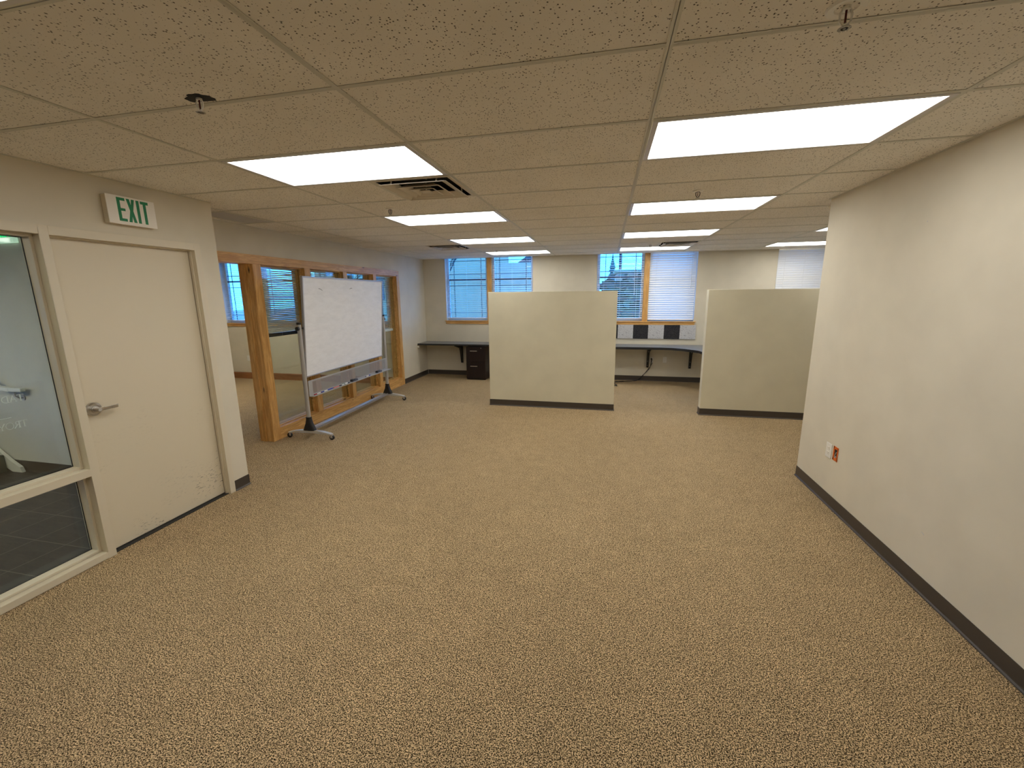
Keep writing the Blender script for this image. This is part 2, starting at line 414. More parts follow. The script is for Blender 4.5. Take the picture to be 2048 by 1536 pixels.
# ------------------------------------------------------------------ supply vents
VL = {(.5,2): 'square ceiling air vent with stepped louvers behind the large left light panel',
      (-.5,8): 'far left ceiling air vent near the window wall, beside the third left light',
      (2.5,9): 'far ceiling air vent just above the last light panel of the right row'}
vt = None
def ring(b, cx, cy, s1, z1, s2, z2, t=.003):
    for a in range(4):
        R = Matrix.Translation((cx, cy, 0)) @ Matrix.Rotation(a*PI/2, 4, 'Z')
        vs = [(-s1,-s1,z1),(s1,-s1,z1),(s2,-s2,z2),(-s2,-s2,z2),(-s1,-s1,z1+t),(s1,-s1,z1+t),(s2,-s2,z2+t),(-s2,-s2,z2+t)]
        b.add(vs, [(0,1,2,3),(7,6,5,4),(0,4,5,1),(1,5,6,2),(2,6,7,3),(3,7,4,0)], M4=R)
for (vx, vy) in VENTS:
    cx, cy = (vx+.25)*GX, (vy+.5)*GY
    if vt is None:
        vt = thing('ceiling_vent', VL[(vx, vy)], 'air vent', (cx, cy, H), 'square ceiling air vents')
        s = .292
        k = MB(); k.box(cx-s, cx+s, cy-s, cy+s, H+.085, H+.09); 
        for a in range(4):
            R = Matrix.Translation((cx, cy, 0)) @ Matrix.Rotation(a*PI/2, 4, 'Z')
            k.box(-s, s, -s, -s+.004, H+.004, H+.085, M4=R)
        k.build('duct_box', 'dark_void', vt)
        f = MB(); ring(f, cx, cy, s, H-.002, s-.024, H-.002); f.build('frame', 'vent', vt)
        for s1, z1, s2, z2 in ((.246, -.019, .172, .014), (.160, -.022, .104, .010), (.092, -.025, .058, -.004)):
            f = MB(); ring(f, cx, cy, s1, H+z1, s2, H+z2); ring(f, cx, cy, s1+.005, H+z1, s1-.004, H+z1); f.build('louver', 'vent', vt)
        f = MB(); f.box(cx-.04, cx+.04, cy-.04, cy+.04, H-.022, H-.018); f.box(cx-.005, cx+.005, cy-.005, cy+.005, H-.018, H+.085); f.build('centre_plate', 'vent', vt)
        for sx, sy in ((-.16, -.243), (.18, -.243), (.243, .1)):
            f = MB(); f.box(cx+sx-.004, cx+sx+.004, cy+sy-.004, cy+sy+.004, H-.016, H+.086); f.build('hanger', 'vent', vt)
    else:
        o = copy_tree(vt); o.location = (cx, cy, H); o['label'] = VL[(vx, vy)]
        if vx == 2.5: o.rotation_euler = (0, 0, -PI/2)
# return air grille
g = thing('return_grille', 'grey rectangular return air grille in the ceiling past the door wall', 'air vent', (-1.42, 2.15, H))
f = MB(); f.box(-1.585, -1.255, 1.84, 2.43, H+.03, H+.035); f.build('backing', 'dark_void', g)
f = MB()
for k in range(28): f.box(-1.585+k*.0118, -1.585+k*.0118+.0098, 1.845, 2.425, H+.002, H+.012)
for k in range(11): f.box(-1.585, -1.255, 1.845+k*.058-.003, 1.845+k*.058+.003, H+.002, H+.02)
f.build('louvers', 'grille', g)
f = MB()
for q in ((-1.59, -1.25, 1.84, 1.852), (-1.59, -1.25, 2.418, 2.43), (-1.59, -1.58, 1.84, 2.43), (-1.26, -1.25, 1.84, 2.43)): f.box(*q, H-.001, H+.02)
f.build('frame', 'grid', g)
# ------------------------------------------------------------------ sprinklers
SP = [((2.905, -.075), 'nearest sprinkler head in its round white cup, at the top right'),
      ((.63, -.055), 'sprinkler head hanging from a ragged dark hole in the ceiling, upper left'),
      ((2.94, 2.12), 'small sprinkler head in front of the second right light panel'),
      ((.29, 2.12), 'small sprinkler head between the square vent and second left light panel'),
      ((.32, 5.9), 'tiny far sprinkler head in front of the last left light panel'),
      ((2.93, 5.77), 'tiny far sprinkler head in front of the last right light panel')]
def sprinkler(p, label, kind):
    x, y = p; t = thing('sprinkler_head', label, 'sprinkler', (x, y, H), 'ceiling sprinkler heads')
    if kind == 0:
        b = MB(); b.lathe((x, y, H), [(.026, .05), (.028, .006), (.030, -.001), (.048, -.004), (.052, .001), (.052, .005)]); b.build('escutcheon', 'white_plastic', t)
        b = MB(); b.lathe((x, y, H+.05), [(.0005, 0), (.028, 0)]); b.build('cup_back', 'dark_void', t)
    elif kind == 1:
        b = MB(); n = 22; pts = []
        for i in range(n):
            a = 2*PI*i/n; r = (.036+.013*abs(math.cos(a+.3)))*(1+.16*math.sin(3*a+1)+.1*math.sin(7*a))
            pts.append((x+r*math.cos(a+.5)*1.2, y+r*math.sin(a+.5)*.8))
        b.prism(pts, 2, H+.0004, H+.0030); b.build('ragged_hole_shade', 'dark_void', t)  # flat black disc painted as the shade inside the hole
    else:
        b = MB(); b.lathe((x, y, H), [(.014, -.007), (.036, -.006), (.040, -.001), (.040, .004)]); b.build('escutcheon', 'white_plastic' if kind == 2 else 'grey_metal', t)
    m = 'white_plastic' if kind < 2 else 'crank'
    b = MB(); b.cyl((x, y, H+.045), (x, y, H-.006), .011); 
    for sgn in (-1, 1):
        b.tube([(x+sgn*.010, y, H-.004), (x+sgn*.0155, y, H-.016), (x+sgn*.014, y, H-.032), (x+sgn*.007, y, H-.043), (x, y, H-.048)], .0032, 8)
    b.build('frame', m, t)
    b = MB(); b.cyl((x, y, H-.006), (x, y, H-.038), .0028); b.build('bulb', 'glass_bulb', t)
    b = MB(); b.cyl((x, y, H-.048), (x, y, H-.051), .0065)
    for i in range(10):
        R = Matrix.Translation((x, y, 0)) @ Matrix.Rotation(i*PI/5, 4, 'Z'); b.box(.004, .0165, -.0032, .0032, H-.053, H-.0515, M4=R)
    b.cyl((x, y, H-.0515), (x, y, H-.053), .009)
    b.build('deflector', 'grey_metal', t)
for k, (p, l) in enumerate(SP): sprinkler(p, l, 0 if k == 0 else 1 if k == 1 else 2)
# ------------------------------------------------------------------ baseboards
def base_prof(h=.1): return [(0, 0), (.013, 0), (.011, .006), (.005, .013), (.0035, .02), (.0035, h), (0, h)]
def base_y(b, x, sgn, y0, y1, h=.1):     # runs along y on a wall whose face is x, room on side sgn
    b.prism([(x+sgn*px, z) for px, z in base_prof(h)], 1, y0, y1)
def base_x(b, y, sgn, x0, x1, h=.1):
    b.prism([(y+sgn*py, z) for py, z in base_prof(h)], 0, x0, x1)
b = MB(); base_y(b, XR, -1, YN, YR+.0035); base_x(b, YR, 1, XR-.0035, XR+.125); struct(b.build('baseboard_right', 'base'))
b = MB(); base_y(b, XL, 1, 1.344, YL+.0035); base_x(b, YL, 1, XL-.15, XL+.0035); struct(b.build('baseboard_left', 'base'))
b = MB(); base_y(b, XW-.012, 1, 6.062, YB); struct(b.build('baseboard_partition_left', 'base'))
b = MB(); base_x(b, YB, -1, XW, XF); struct(b.build('baseboard_back', 'base'))
b = MB(); base_x(b, 1.30, -1, -6.2, XL-.15, .115); struct(b.build('baseboard_lobby', 'base'))
b = MB(); b.prism([(YO, 0), (YO-.016, 0), (YO-.016, .115), (YO-.010, .135), (YO, .14)], 0, -8.5, PX0); struct(b.build('baseboard_office', 'wood_base'))
# ------------------------------------------------------------------ door and sidelight in a pressed steel frame
XF0, XF1 = XL+.005, XL-.157      # frame faces
D = thing('door_1', None, None, (XL, .82, 0), kind='structure')
def member_z(b, y0, y1, z0, z1, stop_lo, stop_hi, glz=False):
    """vertical member: 50 mm face each side, 16 mm stop in the middle of the depth"""
    b.box(XF1, XF0, y0, y1, z0, z1)
    s0, s1 = XL-.125, XL-.052
    if stop_lo: b.box(s0, s1, y0-.016, y0, z0, z1)
    if stop_hi: b.box(s0, s1, y1, y1+.016, z0, z1)
b = MB()
member_z(b, 1.288, 1.341, 0, 2.196, False, False); b.box(XL-.157, XL-.106, 1.272, 1.288, 0, 2.142)
b.box(XF1, XF0, .362, 1.288, 2.142, 2.196); b.box(XL-.157, XL-.106, .362, 1.288, 2.126, 2.142)
b.box(XL-.052, XL-.03, 1.280, 1.288, 0, 2.142); b.box(XL-.052, XL-.03, .362, 1.288, 2.134, 2.142)
b.build('door_frame', 'trim_paint', D, .0012)
b = MB(); b.box(XL-.104, XL-.060, .366, 1.285, .011, 2.138); leaf = b.build('door_leaf', 'door', D, .002)
b = MB(); b.box(XL-.145, XL-.02, .362, 1.288, 0, .006); b.build('threshold', 'gasket', D)
# lever set
hx, hy, hz = XL-.060, .437, 1.03
b = MB(); b.cyl((hx, hy, hz), (hx+.007, hy, hz), .046, n=28); b.cyl((hx+.007, hy, hz), (hx+.016, hy, hz), .042, .034, n=28); sub(b, 'rose', 'chrome', leaf)
b = MB(); b.cyl((hx+.010, hy, hz), (hx+.022, hy, hz), .024, .020, n=22); b.cyl((hx+.02, hy, hz), (hx+.062, hy, hz), .0165, .015, n=20)
arm = [(hx+.048, hy-.004, hz), (hx+.053, hy+.03, hz+.001), (hx+.053, hy+.075, hz), (hx+.049, hy+.112, hz-.001), (hx+.038, hy+.124, hz-.001)]
for a, c in zip(arm, arm[1:]):
    a, c = Vector(a), Vector(c); d = c-a
    b.add([a+Vector((-.004, 0, -.011)), a+Vector((.005, 0, -.011)), a+Vector((.005, 0, .011)), a+Vector((-.004, 0, .011)),
           c+Vector((-.004, 0, -.010)), c+Vector((.005, 0, -.010)), c+Vector((.005, 0, .010)), c+Vector((-.004, 0, .010))],
          [(0,1,2,3),(7,6,5,4),(0,4,5,1),(1,5,6,2),(2,6,7,3),(3,7,4,0)])
sub(b, 'door_handle', 'chrome', leaf, .0015)
b = MB(); b.cyl((hx+.062, hy, hz), (hx+.064, hy, hz), .0095, n=16); sub(b, 'turn_button', 'silver_foot', leaf)
# sidelight
Wn = thing('window_1', None, None, (XL, -.2, 0), kind='structure')
b = MB(); ZS, ZR0, ZR1 = .048, .606, .656
b.box(XF1, XF0, .314, .362, 0, 2.196)                       # mullion next to the door
b.box(XF1, XF0, SL, SL+.05, 0, 2.196)
b.box(XF1, XF0, SL+.05, .314, 2.142, 2.196)
b.box(XF1, XF0, SL+.05, .314, 0.004, ZS)
b.box(XF1, XF0, SL+.05, .314, ZR0, ZR1)
b.build('window_frame', 'trim_paint', Wn, .0012)
b = MB(); s0, s1 = XL-.112, XL-.050; q = .016
for z0, z1 in ((ZR1, 2.142), (ZS, ZR0)):
    b.box(s0, s1, .314-q, .314, z0, z1); b.box(s0, s1, SL+.05, SL+.05+q, z0, z1)
    b.box(s0, s1, SL+.05+q, .314-q, z0, z0+q); b.box(s0, s1, SL+.05+q, .314-q, z1-q, z1)
b.build('glazing_stop', 'trim_paint', Wn, .0015)
b = MB(); XG = XL-.113
for z0, z1 in ((ZR1, 2.142), (ZS, ZR0)):
    g0, g1 = XG-.002, XG+.001; y0, y1 = SL+.05, .314
    b.box(g0, g1, y1-q-.004, y1-q, z0+q, z1-q); b.box(g0, g1, y0, y1, z0+q, z0+q+.004); b.box(g0, g1, y0, y1, z1-q-.004, z1-q)
b.build('gasket', 'gasket', Wn)
panes = []
for z0, z1 in ((ZR1+.006, 2.136), (ZS+.006, ZR0-.006)):
    b = MB(); b.box(XG-.009, XG-.003, SL+.055, .310, z0, z1); panes.append(b.build('glass_pane', 'glass', Wn))
# lettering on the lobby side of the upper pane, read from the lobby (so mirrored from here)
def letters():
    xg = XG-.0098; out = {}
    def poly_stroke(b, pts, w):
        for (y0, z0), (y1, z1) in zip(pts, pts[1:]):
            d = Vector((y1-y0, z1-z0)); n = Vector((-d.y, d.x)).normalized()*w/2; e = d.normalized()*w*.25
            P = [(y0-n.x-e.x, z0-n.y-e.y), (y1-n.x+e.x, z1-n.y+e.y), (y1+n.x+e.x, z1+n.y+e.y), (y0+n.x-e.x, z0+n.y-e.y)]
            b.prism(P, 0, xg-.0004, xg+.0004)
    def arc(cy, cz, ry, rz, a0, a1, n=18): return [(cy+ry*math.cos(math.radians(a0+(a1-a0)*i/n)), cz+rz*math.sin(math.radians(a0+(a1-a0)*i/n))) for i in range(n+1)]
    thin, thick = .0022, .0046
    def glyph(b, ch, y, z, h):   # y: left edge as read, glyph runs towards -y
        Y = lambda u: y-u*h
        Z = lambda v: z+v*h
        def st(p, w): poly_stroke(b, [(Y(u), Z(v)) for u, v in p], w)
        if ch == 'T':
            st([(.0, 1), (.78, 1)], thin); st([(.39, 0), (.39, 1)], thick); st([(.0, 1), (.0, .86)], thin); st([(.78, 1), (.78, .86)], thin); st([(.27, 0), (.51, 0)], thin); return .84
        if ch == 'A':
            st([(.08, 0), (.40, 1)], thin); st([(.40, 1), (.74, 0)], thick); st([(.2, .36), (.6, .36)], thin); st([(0, 0), (.18, 0)], thin); st([(.62, 0), (.86, 0)], thin); return .9
        if ch == 'D':
            st([(.12, 0), (.12, 1)], thick); st([(0, 0), (.3, 0)], thin); st([(0, 1), (.3, 1)], thin)
            st([(.3, 1), (.52, .94), (.70, .8), (.80, .5), (.70, .2), (.52, .06), (.3, 0)], thick*.8); return .92
        if ch == 'R':
            st([(.12, 0), (.12, 1)], thick); st([(0, 0), (.26, 0)], thin); st([(0, 1), (.3, 1)], thin)
            st([(.3, 1), (.46, .95), (.52, .76), (.46, .58), (.3, .52), (.12, .52)], thick*.7); st([(.32, .52), (.72, 0)], thick); return .76
        if ch == 'O':
            st([(.46+.44*math.cos(i*PI/12), .5+.52*math.sin(i*PI/12)) for i in range(25)], thick*.75); return 1.0
        if ch == 'Y':
            st([(.0, 1), (.36, .46)], thick); st([(.74, 1), (.36, .46)], thin); st([(.36, 0), (.36, .46)], thick); st([(.24, 0), (.48, 0)], thin); st([(-.08, 1), (.12, 1)], thin); st([(.62, 1), (.84, 1)], thin); return .84
    for word, y, z, h in (('TAD', .148, 1.164, .038), ('TROY', .138, 1.006, .038)):
        b = MB()
        for ch in word: y -= glyph(b, ch, y, z, h)*h
        o = sub(b, 'lettering', 'lettering', panes[0])
    b = MB(); b.prism([(.075, 1.0735), (-.06, 1.0735), (-.06, 1.076), (.075, 1.076)], 0, xg-.0004, xg+.0004); sub(b, 'lettering_rule', 'lettering', panes[0])
letters()
# exit sign over the door
E = thing('exit_sign', 'white EXIT sign with green letters on the wall above the door', 'exit sign', (XL, .828, 2.26))
b = MB(); b.box(XL+.001, XL+.046, .678, .979, 2.263, 2.444); b.build('housing', 'trim_paint', E, .003)
b = MB(); b.box(XL+.046, XL+.052, .673, .984, 2.260, 2.447); b.build('face', 'exit_white', E, .003)
b = MB(); x0, x1 = XL+.0520, XL+.0528; z0, z1 = 2.282, 2.4345
b.prism([(.736, z1), (.787, z1), (.787, 2.416), (.755, 2.416), (.755, 2.3665), (.783, 2.3665), (.783, 2.3495), (.755, 2.3495), (.755, 2.300), (.786, 2.300), (.786, z0), (.736, z0)], 0, x0, x1)
b.prism([(.796, z1), (.816, z1), (.8225, 2.395), (.829, z1), (.848, z1), (.8325, 2.358), (.848, z0), (.8285, z0), (.8220, 2.322), (.8155, z0), (.796, z0), (.8120, 2.358)], 0, x0, x1)
b.prism([(.858, z1), (.877, z1), (.877, z0), (.858, z0)], 0, x0, x1)
b.prism([(.886, z1), (.938, z1), (.938, 2.4155), (.9215, 2.4155), (.9215, z0), (.9025, z0), (.9025, 2.4155), (.886, 2.4155)], 0, x0, x1)
b.build('lettering', 'exit_green', E)
# ------------------------------------------------------------------ lobby beyond the sidelight
L2 = thing('exit_sign', 'lit green EXIT sign seen through the top of the glass beside the door', 'exit sign', (-3.1, 1.26, 2.27))
b = MB(); b.box(-3.24, -2.985, 1.262, 1.298, 2.27, 2.315); b.build('housing', 'led_white', L2, .003)
b = MB()
b.box(-3.24, -2.985, 1.268, 1.298, 2.315, 2.50); b.build('face', 'exit_white', L2)
b = MB(); yb, yf = 1.2655, 1.268; zb, zt = 2.318, 2.47
def barp(pl): b.prism(pl, 1, yb, yf)
for xx, ch in ((-3.205, 'E'), (-3.145, 'X'), (-3.085, 'I'), (-3.055, 'T')):
    if ch == 'E': barp([(xx, zt), (xx+.05, zt), (xx+.05, zt-.018), (xx+.018, zt-.018), (xx+.018, 2.403), (xx+.046, 2.403), (xx+.046, 2.385), (xx+.018, 2.385), (xx+.018, zb+.018), (xx+.05, zb+.018), (xx+.05, zb), (xx, zb)])
    if ch == 'X': barp([(xx, zt), (xx+.019, zt), (xx+.026, 2.42), (xx+.033, zt), (xx+.052, zt), (xx+.036, 2.394), (xx+.052, zb), (xx+.033, zb), (xx+.026, 2.368), (xx+.019, zb), (xx, zb), (xx+.016, 2.394)])
    if ch == 'I': barp([(xx, zt), (xx+.019, zt), (xx+.019, zb), (xx, zb)])
    if ch == 'T': barp([(xx, zt), (xx+.05, zt), (xx+.05, zt-.018), (xx+.034, zt-.018), (xx+.034, zb), (xx+.016, zb), (xx+.016, zt-.018), (xx, zt-.018)])
b.build('lettering', 'led', L2)
ST = thing('staircase', 'dark stairs with a sloping off white skirt board beyond the glass', 'stairs', (-4.2, 1.0, 0))
b = MB(); b.prism([(-3.60, .0), (-3.62, .055), (-3.74, .125), (-5.3, 1.245), (-5.36, 1.13), (-3.80, .03), (-3.74, .0)], 1, 1.255, 1.284); b.build('skirt_board', 'skirt', ST)
b = MB()
for k in range(5): b.box(-3.80-.27*(k+1)-.02, -3.80-.27*k, .35, 1.25, 0 if k < 1 else .0, .178*(k+1))
b.build('steps', 'stair', ST)
HR = thing('handrail', 'pale wall handrail end beyond the glass beside the door', 'handrail', (-3.5, 1.25, .88))
b = MB(); b.box(-3.45, -3.283, 1.222, 1.262, .876, .914)
b.add([(-3.45, 1.222, .876), (-3.45, 1.262, .876), (-3.45, 1.262, .914), (-3.45, 1.222, .914), (-4.9, 1.222, 1.02+.85), (-4.9, 1.262, 1.02+.85), (-4.9, 1.262, 1.06+.85), (-4.9, 1.222, 1.06+.85)] if False else
      [(-3.45, 1.222, .872), (-3.45, 1.262, .872), (-3.45, 1.262, .912), (-3.45, 1.222, .912), (-3.62, 1.222, .885), (-3.62, 1.262, .885), (-3.62, 1.262, .925), (-3.62, 1.222, .925)],
      [(0,1,2,3),(7,6,5,4),(0,4,5,1),(1,5,6,2),(2,6,7,3),(3,7,4,0)])
b.prism([(-3.60, .885), (-3.60, .925), (-5.0, 1.93), (-5.0, 1.885)], 1, 1.222, 1.262)
b.build('rail', 'skirt', HR, .004)
for x in (-3.40, -4.4):
    z = .86 if x > -3.5 else 1.44
    b = MB(); b.tube([(x, 1.242, z+.02), (x, 1.242, z-.03), (x, 1.27, z-.06), (x, 1.297, z-.06)], .007); b.cyl((x, 1.292, z-.06), (x, 1.2995, z-.06), .028); b.build('bracket', 'grey_metal', HR)
# ------------------------------------------------------------------ glazed wooden partition on the left
G = thing('window_2', None, None, (XW-.1, 4.2, 0), kind='structure')
HZ0, HZ1 = 2.139, 2.243; RZ = .150
posts = [(2.566, 2.680), (3.418, 3.528), (4.273, 4.374), (5.130, 5.228), (5.968, 6.068)]
b = MB(); b.box(PX0, XW, YL, 6.068, HZ0, HZ1); b.build('head', 'wood_y', G, .002)
b = MB(); b.box(PX0, XW, posts[0][1], posts[-1][0], 0, RZ); b.build('bottom_rail', 'wood_y', G, .002)
for k, (y0, y1) in enumerate(posts):
    b = MB(); b.box(PX0, XW, y0, y1, RZ if 0 < k < 4 else 0, HZ0)
    if k == 0:    # jamb of the doorway: stepped stop on the opening side
        b.box(XW-.16, XW-.105, y0-.012, y0, 0, HZ0); b.box(XW-.028, XW-.004, y0-.004, y0, 0, HZ0)
    b.build('post', 'wood_z', G, .002)
for (a0, a1), (c0, c1) in zip(posts, posts[1:]):
    y0, y1 = a1, c0; q = .014
    b = MB()
    for s0, s1 in ((XW-.085, XW-.055), (XW-.125, XW-.098)):
        b.box(s0, s1, y0, y0+q, RZ, HZ0); b.box(s0, s1, y1-q, y1, RZ, HZ0); b.box(s0, s1, y0+q, y1-q, RZ, RZ+q); b.box(s0, s1, y0+q, y1-q, HZ0-q, HZ0)
    b.build('glazing_stop', 'wood_y', G, .001)
    b = MB(); b.box(XW-.096, XW-.088, y0+.001, y1-.001, RZ+.001, HZ0-.001); b.build('glass_pane', 'glass', G)
# ------------------------------------------------------------------ exterior windows
def ext_window(n, x0, x1, yw, full=True):
    w = thing('window_%d' % n, None, None, ((x0+x1)/2, yw, SZ), kind='structure')
    yg = yw+.125; ztop = H+.22; xm = (x0+x1)/2+.02; mw = .05
    b = MB(); b.box(x0-.035, x1+.035, yw-.032, yw, SZ-.016, SZ); b.box(x0, x1, yw-.004, yw+.2, SZ-.038, SZ); b.box(x0-.015, x1+.015, yw-.018, yw, SZ-.07, SZ-.016); b.build('sill', 'wood_x', w, .002)
    b = MB(); b.box(xm-mw, xm+mw, yw+.012, yw+.15, SZ, ztop); b.build('mullion', 'wood_z', w, .002)
    b = MB()      # painted reveals
    b.box(x0-.002, x0+.004, yw, yw+.2, SZ, ztop); b.box(x1-.004, x1+.002, yw, yw+.2, SZ, ztop); b.build('reveal', 'white_vinyl', w)
    zm = 2.105
    for a, c in ((x0+.004, xm-mw), (xm+mw, x1-.004)):
        b = MB(); fw = .05
        b.box(a, a+fw, yg-.02, yg+.04, SZ, ztop); b.box(c-fw, c, yg-.02, yg+.04, SZ, ztop); b.box(a+fw, c-fw, yg-.02, yg+.04, SZ, SZ+fw); b.box(a+fw, c-fw, yg-.02, yg+.04, ztop-fw, ztop)
        b.build('sash_frame', 'white_vinyl', w, .002)
        b = MB(); b.box(a+fw, c-fw, yg-.012, yg+.03, zm-.014, zm+.014); b.build('meeting_rail', 'muntin', w)
        b = MB(); d = .11; r = .006
        for xx in (a+fw+d, c-fw-d): b.box(xx-r, xx+r, yg+.003, yg+.013, SZ+fw, ztop-fw)
        for zz in (zm-.128, zm+.118, zm+.40, SZ+fw+.115): b.box(a+fw, c-fw, yg+.0032, yg+.0128, zz-r, zz+r)
        b.build('muntins', 'muntin', w)
        b = MB(); b.box(a+fw-.005, c-fw+.005, yg+.006, yg+.010, SZ+fw-.005, ztop-fw+.005); b.build('glass_pane', 'win_glass', w)
    return xm, mw
W = {}
for n, (x0, x1), yw in ((3, W1, YB), (4, W2, YB), (5, W3, YB), (6, W4, YO), (7, W5, YO)): W[n] = ext_window(n, x0, x1, yw)
# ------------------------------------------------------------------ blinds
def blind_x(label, x0, x1, y, z0, z1, pitch, sw, tilt, group, cords=(.14, .5, .86), wand=None):
    t = thing('window_blind', label, 'blind', ((x0+x1)/2, y, z1), group)
    b = MB(); b.box(x0, x1, y-.022, y+.022, z1-.03, z1); b.build('headrail', 'blind', t, .002)
    b = MB(); z = z0+.03; ca, sa = math.cos(tilt)*sw/2, math.sin(tilt)*sw/2
    while z < z1-.04:
        n = 4; vs = []; cr = sw*.045
        for i in range(n+1):
            u = -1+2*i/n; vs += [(x0, y+u*ca, z+u*sa+cr*(1-u*u)), (x1, y+u*ca, z+u*sa+cr*(1-u*u))]
        m0 = len(vs)
        vs += [(p[0], p[1], p[2]-.0024) for p in vs]
        fs = []
        for i in range(n): fs += [(2*i, 2*i+1, 2*i+3, 2*i+2), (m0+2*i+2, m0+2*i+3, m0+2*i+1, m0+2*i)]
        fs += [(0, m0, m0+1, 1), (2*n+1, m0+2*n+1, m0+2*n, 2*n)]
        for i in range(n): fs += [(2*i, 2*i+2, m0+2*i+2, m0+2*i), (2*i+3, 2*i+1, m0+2*i+1, m0+2*i+3)]
        b.add(vs, fs, False); z += pitch
    b.build('slats', 'blind', t)
    b = MB(); b.box(x0, x1, y-sw*.45, y+sw*.45, z0, z0+.016); b.build('bottom_rail', 'blind', t, .002)
    for c in cords:
        b = MB(); xx = x0+(x1-x0)*c
        for s in (-1, 1): b.cyl((xx, y+s*(abs(ca)+.001), z0+.01), (xx, y+s*(abs(ca)+.001), z1-.01), .0011, n=5)
        b.build('ladder_cord', 'white_plastic', t)
    if wand:
        b = MB(); b.cyl((wand[0], y-.034, wand[1]), (wand[0], y-.030, z1-.02), .0035, n=8); b.lathe((wand[0], y-.034, wand[1]-.03), [(.001, 0), (.008, .004), (.006, .03), (.002, .036)], 10); b.build('tassel_cord', 'white_plastic', t)
    return t
g1 = 'blinds on the far wall windows'; BZ = SZ+.045; ZT = H+.2; PT = .0435
def sash(n, side):
    xm, mw = W[n]; x0, x1 = {3: W1, 4: W2, 5: W3, 6: W4, 7: W5}[n]
    return (x0+.012, xm-mw-.006) if side == 0 else (xm+mw+.006, x1-.012)
yb1 = YB+.055
blind_x('open white blind over the left pane of the left window', *sash(3, 0), yb1, BZ, ZT, PT, .05, .12, g1)
blind_x('open white blind over the right pane of the left window, above the low wall', *sash(3, 1), yb1, BZ, ZT, PT, .05, .12, g1)
blind_x('half open white blind over the left pane of the middle window', *sash(4, 0), yb1, BZ, ZT, PT, .05, .16, g1, wand=(2.80, 1.78))
blind_x('closed white blind over the right pane of the middle window, beside its wooden post', *sash(4, 1), yb1, BZ-.02, ZT, PT, .05, 1.0, g1, wand=(3.86, 1.9))
blind_x('closed greyish blind in the rightmost window beside the right wall', *sash(5, 0), yb1, BZ, ZT, PT*.93, .05, 1.36, g1)
g2 = 'blinds on the side office windows'
yb2 = YO+.055
blind_x('open white blind in the side office, seen through the doorway gap', *sash(6, 0), yb2, BZ, ZT, PT, .05, .1, g2)
blind_x('open white blind in the side office, seen through the slatted first glass bay', *sash(6, 1), yb2, BZ, ZT, PT, .05, .1, g2)
g3 = 'blinds hung inside the glazed wooden partition'
def blind_y(label, y0, y1, x, z0, z1, pitch, sw, tilt, railmat):
    t = thing('window_blind', label, 'blind', (x, (y0+y1)/2, z1), g3)
    b = MB(); b.box(x-.014, x+.014, y0, y1, z1-.028, z1); b.build('headrail', 'blind', t, .0015)
    b = MB(); z = z0+.06; ca, sa = math.cos(tilt)*sw/2, math.sin(tilt)*sw/2
    while z < z1-.035:
        b.add([(x-ca, y0, z-sa), (x-ca, y1, z-sa), (x, y1, z+.0014), (x, y0, z+.0014), (x+ca, y1, z+sa), (x+ca, y0, z+sa),
               (x-ca, y0, z-sa-.001), (x-ca, y1, z-sa-.001), (x, y1, z+.0004), (x, y0, z+.0004), (x+ca, y1, z+sa-.001), (x+ca, y0, z+sa-.001)],
              [(0,1,2,3),(3,2,4,5),(9,8,7,6),(11,10,8,9),(0,6,7,1),(5,4,10,11),(0,3,9,6),(3,5,11,9),(1,7,8,2),(2,8,10,4)])
        z += pitch
    b.build('slats', 'blind', t)
    b = MB(); b.box(x-.014, x+.014, y0, y1, z0, z0+.045); b.build('bottom_rail', railmat, t, .002)
    for c in (.12, .5, .88):
        b = MB(); yy = y0+(y1-y0)*c
        for s in (-1, 1): b.cyl((x+s*.0145, yy, z0), (x+s*.0145, yy, z1-.01), .0009, n=5)
        b.build('ladder_cord', 'white_plastic', t)
xb = XW-.148
blind_y('lowered white blind with dark bottom rail in the first glass bay, left of the whiteboard', 2.69, 3.41, xb, 1.272, HZ0-.005, .0235, .025, -.72, 'dark_rail')
blind_y('white blind behind the top left part of the whiteboard, in the second glass bay', 3.54, 4.262, xb, 1.25, HZ0-.005, .0235, .025, -.72, 'dark_rail')
blind_y('lowered bluish blind in the last glass bay, right of the whiteboard', 5.24, 5.958, xb, 1.10, HZ0-.005, .0235, .025, .35, 'blind')
# ------------------------------------------------------------------ low partitions
def low_wall(label, x0, x1, n):
    o = thing('partition_panel', label, 'partition', ((x0+x1)/2, YP+.06, 0), 'low painted partitions')
    b = MB(); b.box(x0, x1, YP, YP+.125, 0, 1.812); b.build('panel', 'panel', o, .003)
    b = MB(); base_x(b, YP, -1, x0-.0035, x1+.0035); base_x(b, YP+.125, 1, x0-.0035, x1+.0035); base_y(b, x0, -1, YP-.0035, YP+.1285); base_y(b, x1, 1, YP-.0035, YP+.1285); b.build('baseboard', 'base', o)
low_wall('cream low wall panel in the middle of the room, in front of the left window', .455, 2.42, 1)
low_wall('beige low wall panel partly hidden behind the right wall', 3.658, 5.55, 2)
